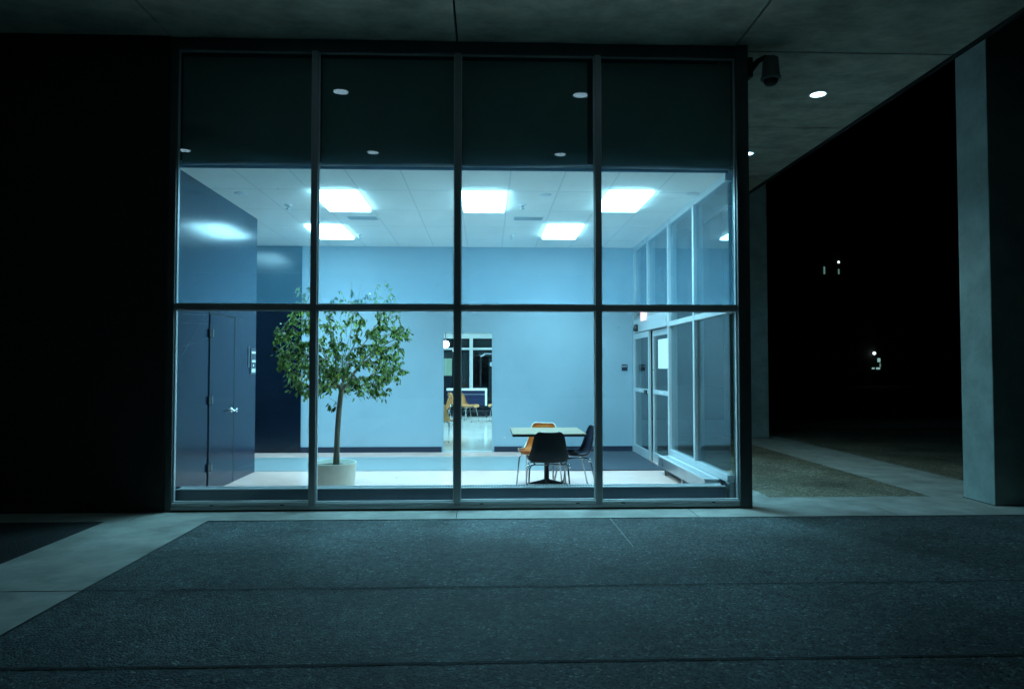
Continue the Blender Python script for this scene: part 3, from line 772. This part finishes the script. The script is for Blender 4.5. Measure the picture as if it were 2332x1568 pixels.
    def leaf(p, d, ln, wd, roll):
        d = d.normalized(); s0 = d.cross(Vector((math.cos(roll), math.sin(roll), .2))).normalized(); nn = s0.cross(d)
        prof = [(0, 0), (.22, .36), (.48, .5), (.74, .34), (1.0, 0)]
        mid = []; le = []; ri = []
        for f, w in prof:
            c0 = p + d*ln*f + nn*(-.22*ln*f*f)
            mid.append(bm_.verts.new(c0))
            if 0 < f < 1:
                le.append(bm_.verts.new(c0 + s0*wd*w + nn*wd*.18)); ri.append(bm_.verts.new(c0 - s0*wd*w + nn*wd*.18))
        for side in (le, ri):
            bm_.faces.new((mid[0], side[0], mid[1])); bm_.faces.new((mid[1], side[0], side[1], mid[2]))
            bm_.faces.new((mid[2], side[1], side[2], mid[3])); bm_.faces.new((mid[3], side[2], mid[4]))
    nl = 0
    for e_ in ends:
        p = nodes[e_][0]; q = nodes[nodes[e_][1]][0]; q2 = nodes[nodes[nodes[e_][1]][1]][0]
        z = (p.z-C.z)/rz; hor = math.hypot((p.x-C.x)/rx, (p.y-C.y)/ry)
        num = 6 + int(7*max(0, hor-.3)) + (2 if z < 0 and hor > .35 else 0) + rnd.randint(0, 2) - (2 if z > .35 else 0)
        for k in range(max(1, num)):
            f = rnd.random(); base = p.lerp(q, f) if rnd.random() < .7 else q.lerp(q2, f)
            out = Vector((p.x-C.x, p.y-C.y, 0)); out = out.normalized() if out.length > .01 else Vector((1, 0, 0))
            d = Vector((rnd.gauss(0, .45), rnd.gauss(0, .45), -1 + rnd.uniform(-.1, .55))) + out*rnd.uniform(0, .45)
            if k % 4 == 0: base = base + Vector((rnd.gauss(0, .03), rnd.gauss(0, .03), -rnd.uniform(.0, .07)))
            leaf(base, d, rnd.uniform(.038, .070), rnd.uniform(.019, .032), rnd.uniform(0, 6.28)); nl += 1
    # a short sprig on the trunk below the crown
    for k in range(9):
        leaf(Vector((.02-.10*rnd.random()-.02, -.02, .70+.12*rnd.random())), Vector((-.4, -.2, -1)), .07, .035, rnd.uniform(0, 6))
    bb2 = MB(); bb2.tube([(.04, 0, .70), (-.02, -.02, .80), (-.09, -.02, .83)], [.004, .003, .002], 5); bb2.build('sprig', M['bark'], tr)
    L.build('crown', M['leaf'], t)
    print('leaves', nl)
fig()

# ---------------------------------------------------------------- room beyond the doorway
FY = 23.2
struct(MB().box(-7, XR, BK+.121, FY+.1, -.1, .008).build('far_room_floor', M['far_floor']))
struct(MB().box(-7, XR, BK+.121, FY+.1, 3.1, 3.2).build('far_room_ceiling', M['ceil']))
t = thing('far_room_wall', 'pale side wall of the room beyond the doorway', 'wall')
MB().box(-7.1, -7, BK+.12, FY, .0, 3.2).build('wall_face', M['wall'], t)
MB().box(XR-.0, XR+.1, BK+.122, FY+.1, .0, ZS-.002).build('wall_face', M['wall'], t)
def far_window():
    t = thing('far_window_wall', 'dark window wall with white bars at the end of the far room', 'window wall', (0, FY, 0))
    w = M['white']
    MB().box(-7, XR, 0, .12, 2.49, 3.1).build('header', w, t)
    MB().box(-7, XR, -.03, .0, 2.64, 2.66).build('header_groove', M['vent'], t)
    for x in (-3.3, -2.0, -.50, .95, 2.3): MB().box(x-.055, x+.055, 0, .1, .10, 2.489, .003).build('mullion', w, t)
    for a, b in ((-7, -3.355), (-3.245, -2.055), (-1.945, -.555), (-.445, .895), (1.005, 2.245)):
        MB().box(a, b, .005, .09, 2.12, 2.19, .003).build('transom', w, t)
        MB().box(a, b, .04, .05, .10, 2.12).build('pane', M['glass_far'], t)
        MB().box(a, b, .04, .05, 2.19, 2.489).build('pane', M['glass_far'], t)
    MB().box(-7, XR, 0, .12, .009, .10).build('sill', M['black'], t)
far_window()
# dark court behind the far window
t = thing('courtyard_wall', 'dark wall seen through the far windows', 'wall')
MB().box(-9, 5, FY+6, FY+6.3, 0, 5).build('wall_face', M['dark_brick'], t)
t = thing('reflected_tube', 'glowing white tube standing in for a reflection high in the far window', 'lamp', (.0, FY+2.4, 2.02))  # glowing tube built in place of a reflection in the far glass
MB().box(-.06, .42, -.03, .03, 0, .035, .004).build('tube', M['tube'], t)
MB().tube([(-.06, 0, .01), (-.16, 0, -.06), (-.22, 0, -.07)], .03, 8).build('bent_end', M['tube'], t)
t = thing('reflected_plate', 'small glowing white plate standing in for a reflection in the far window', 'sign', (.28, FY+2.2, 1.66))  # glowing plate and post built in place of a window reflection
MB().box(-.16, .16, -.02, .02, -.075, .075, .02).build('face', M['tube'], t); MB().box(-.02, .02, .02, .05, -1.65, -.07).build('post', M['black'], t)
t = thing('glare_panel', 'pale green screen panel standing in for a reflection at the left of the far window', 'glare', (-1.42, FY-.12, 0))  # panel added in place of a reflection in the far window
MB().box(-.25, .30, -.02, .02, 1.28, 1.84, .004).build('panel', M['glare'], t)
MB().box(.10, .112, -.024, -.0205, 1.28, 1.84).build('seam', M['vent'], t)
MB().box(-.26, .31, -.015, .03, .009, 1.275).build('lower_panel', M['lam_dark'], t)
t = thing('far_plant', 'small dark leafy plant against the pale screen', 'plant', (-1.60, FY-.5, 0))
MB().lathe([(0, .01), (.13, .01), (.17, .35), (.15, .36), (0, .33)], n=20).build('pot', M['black'], t)
MB().tube([(0, 0, .33), (.02, 0, .9), (.05, 0, 1.5)], [.015, .012, .006], 8).build('stem', M['bark'], t)
lf = MB(); rr = random.Random(3)
for k in range(46):
    p = Vector((.05+rr.gauss(0, .09), rr.gauss(0, .08), 1.38+rr.gauss(0, .12))); d = Vector((rr.gauss(0, 1), rr.gauss(0, 1), rr.gauss(0, .6))).normalized()*.09; s = d.cross(Vector((0, 0, 1))).normalized()*.025
    lf.bm.faces.new([lf.bm.verts.new(q) for q in (p, p+d*.5+s, p+d, p+d*.5-s)])
lf.build('foliage', M['leaf'], t)
for cx, cy, lab in ((-2.2, 16.5, 'unseen ceiling light added to brighten the far room, above the door head on the left'), (1.0, 16.5, 'unseen ceiling light added to brighten the far room, above the door head on the right'), (-2.0, 20.8, 'unseen ceiling light added to brighten the far room near its window wall, left'), (1.0, 20.8, 'unseen ceiling light added to brighten the far room near its window wall, right')):
    troffer(cx, cy, lab, 3.1, 1.6, 'unseen ceiling lights added to the far room')  # unseen lights added to brighten the room behind the doorway
t = thing('globe_lamp', 'brilliant white globe lamp hanging at the left of the doorway', 'lamp', (-1.16, 20.2, 2.20))
MB().lathe([(0, -.10)] + [(.10*math.cos(R(a)), .10*math.sin(R(a))) for a in range(-75, 90, 15)] + [(0, .10)], n=28).build('globe', M['globe'], t)
MB().tube([(0, 0, .10), (0, 0, .9)], .008, 8).build('cord', M['black'], t)
t = thing('rolling_table', 'folded table with white frame and dark blue panel on castors', 'table', (-.62, 22.2, 0))
MB().box(-.62, .64, -.03, .03, .83, .90, .006).build('top_bar', M['white'], t)
MB().box(.575, .64, -.03, .03, .36, .829, .004).build('side_bar', M['white'], t)
MB().box(-.60, .574, -.012, .012, .36, .829).build('panel', M['navy_panel'], t)
MB().box(-.60, .574, -.018, -.0125, .70, .72).build('panel_strip', M['steel'], t)
MB().box(-.70, .70, -.05, .05, .16, .22).build('base_bar', M['black'], t)
MB().box(-.35, -.28, -.04, .04, .22, .36).build('post', M['black'], t); MB().box(.2, .32, -.04, .04, .22, .36).build('post', M['black'], t)
for x in (-.62, 0, .62):
    MB().box(x-.03, x+.03, -.15, .15, .10, .16).build('castor_arm', M['black'], t)
    cst = MB(); cst.tube([(x-.02, -.13, .055), (x+.02, -.13, .055)], .05, 14).build('castor', M['black'], t)
tag(MB().box(-1.9, .9, 22.55, 22.95, .009, .42, .02).build('window_bench', M['lam_dark']), 'long dark low bench under the far windows', 'bench')
GF = 'ochre shell chairs in the far room'
ch = make_chair('ochre shell chair in mid far room, facing right before the blue panel', M['shell_tan'], M['shell_tan'], (-.52, 20.4, .008), R(68), GF)
dup(ch, (-.94, 14.95, .008), R(163), 'nearest ochre chair cut by the left jamb of the doorway')
dup(ch, (.33, 20.5, .008), R(-82), 'ochre shell chair cut by the right jamb of the doorway')
dup(ch, (-1.18, 19.0, .008), R(-100), 'ochre chair turned edge on beside the bright globe')
dup(ch, (-.86, 21.2, .008), R(110), 'farthest ochre chair, mostly hidden behind the window mullion')

# ---------------------------------------------------------------- dome camera at the corner
t = thing('dome_camera', 'dark dome security camera on an arm at the corner post', 'security camera', (2.93, G-.02, 4.93))
MB().box(.001, .05, -.06, .06, -.13, .09, .008).build('wall_mount', M['black'], t)
MB().tube([(.05, 0, -.02), (.12, -.01, .06), (.20, -.02, .11), (.265, -.02, .11)], [.04, .032, .026, .024], 12).build('arm', M['black'], t)
MB().lathe([(0, .115), (.06, .112), (.085, .09), (.098, -.10), (.112, -.13), (.108, -.15), (0, -.152)], c=(.265, -.02, 0), n=32).build('housing', M['vent_dark'], t)
MB().lathe([(.082, -.153), (.074, -.185), (.05, -.21), (0, -.222)], c=(.265, -.02, 0), n=28).build('dome', M['black'], t)

# ---------------------------------------------------------------- distant building with a few lit windows
t = thing('distant_building', 'unlit building across the dark grounds with a few lit windows', 'building', (0, 60, 0))
MB().box(12, 70, 0, 12, 0, 17).build('wall', M['dark_brick'], t)
for i in range(9):
    for j in range(4):
        x = 15.5+i*3.6; z = 1.6+j*3.6
        MB().box(x, x+1.7, -.05, -.003, z, z+1.9).build('window', M['black'], t)
for (x, z, w_, h_, m_) in ((28.95, 9.55, .16, .8, 'window_dim'), (30.2, 10.5, .2, .22, 'point'), (30.22, 9.55, .14, .55, 'window_dim'),
                           (33.55, 2.0, .30, .42, 'window_lit'), (33.05, 1.40, .28, .16, 'window_lit'), (33.42, 1.38, .42, .2, 'window_lit'), (33.72, 1.58, .12, .4, 'window_dim')):
    MB().box(x, x+w_*.75, -.12, -.06, z, z+h_*.8).build('lit_window', M[m_], t)
MB().lathe([(0, -.14), (.1, -.1), (.14, 0), (.1, .1), (0, .14)], c=(33.15, -.3, 2.75), n=16).build('entrance_lamp', M['point'], t)
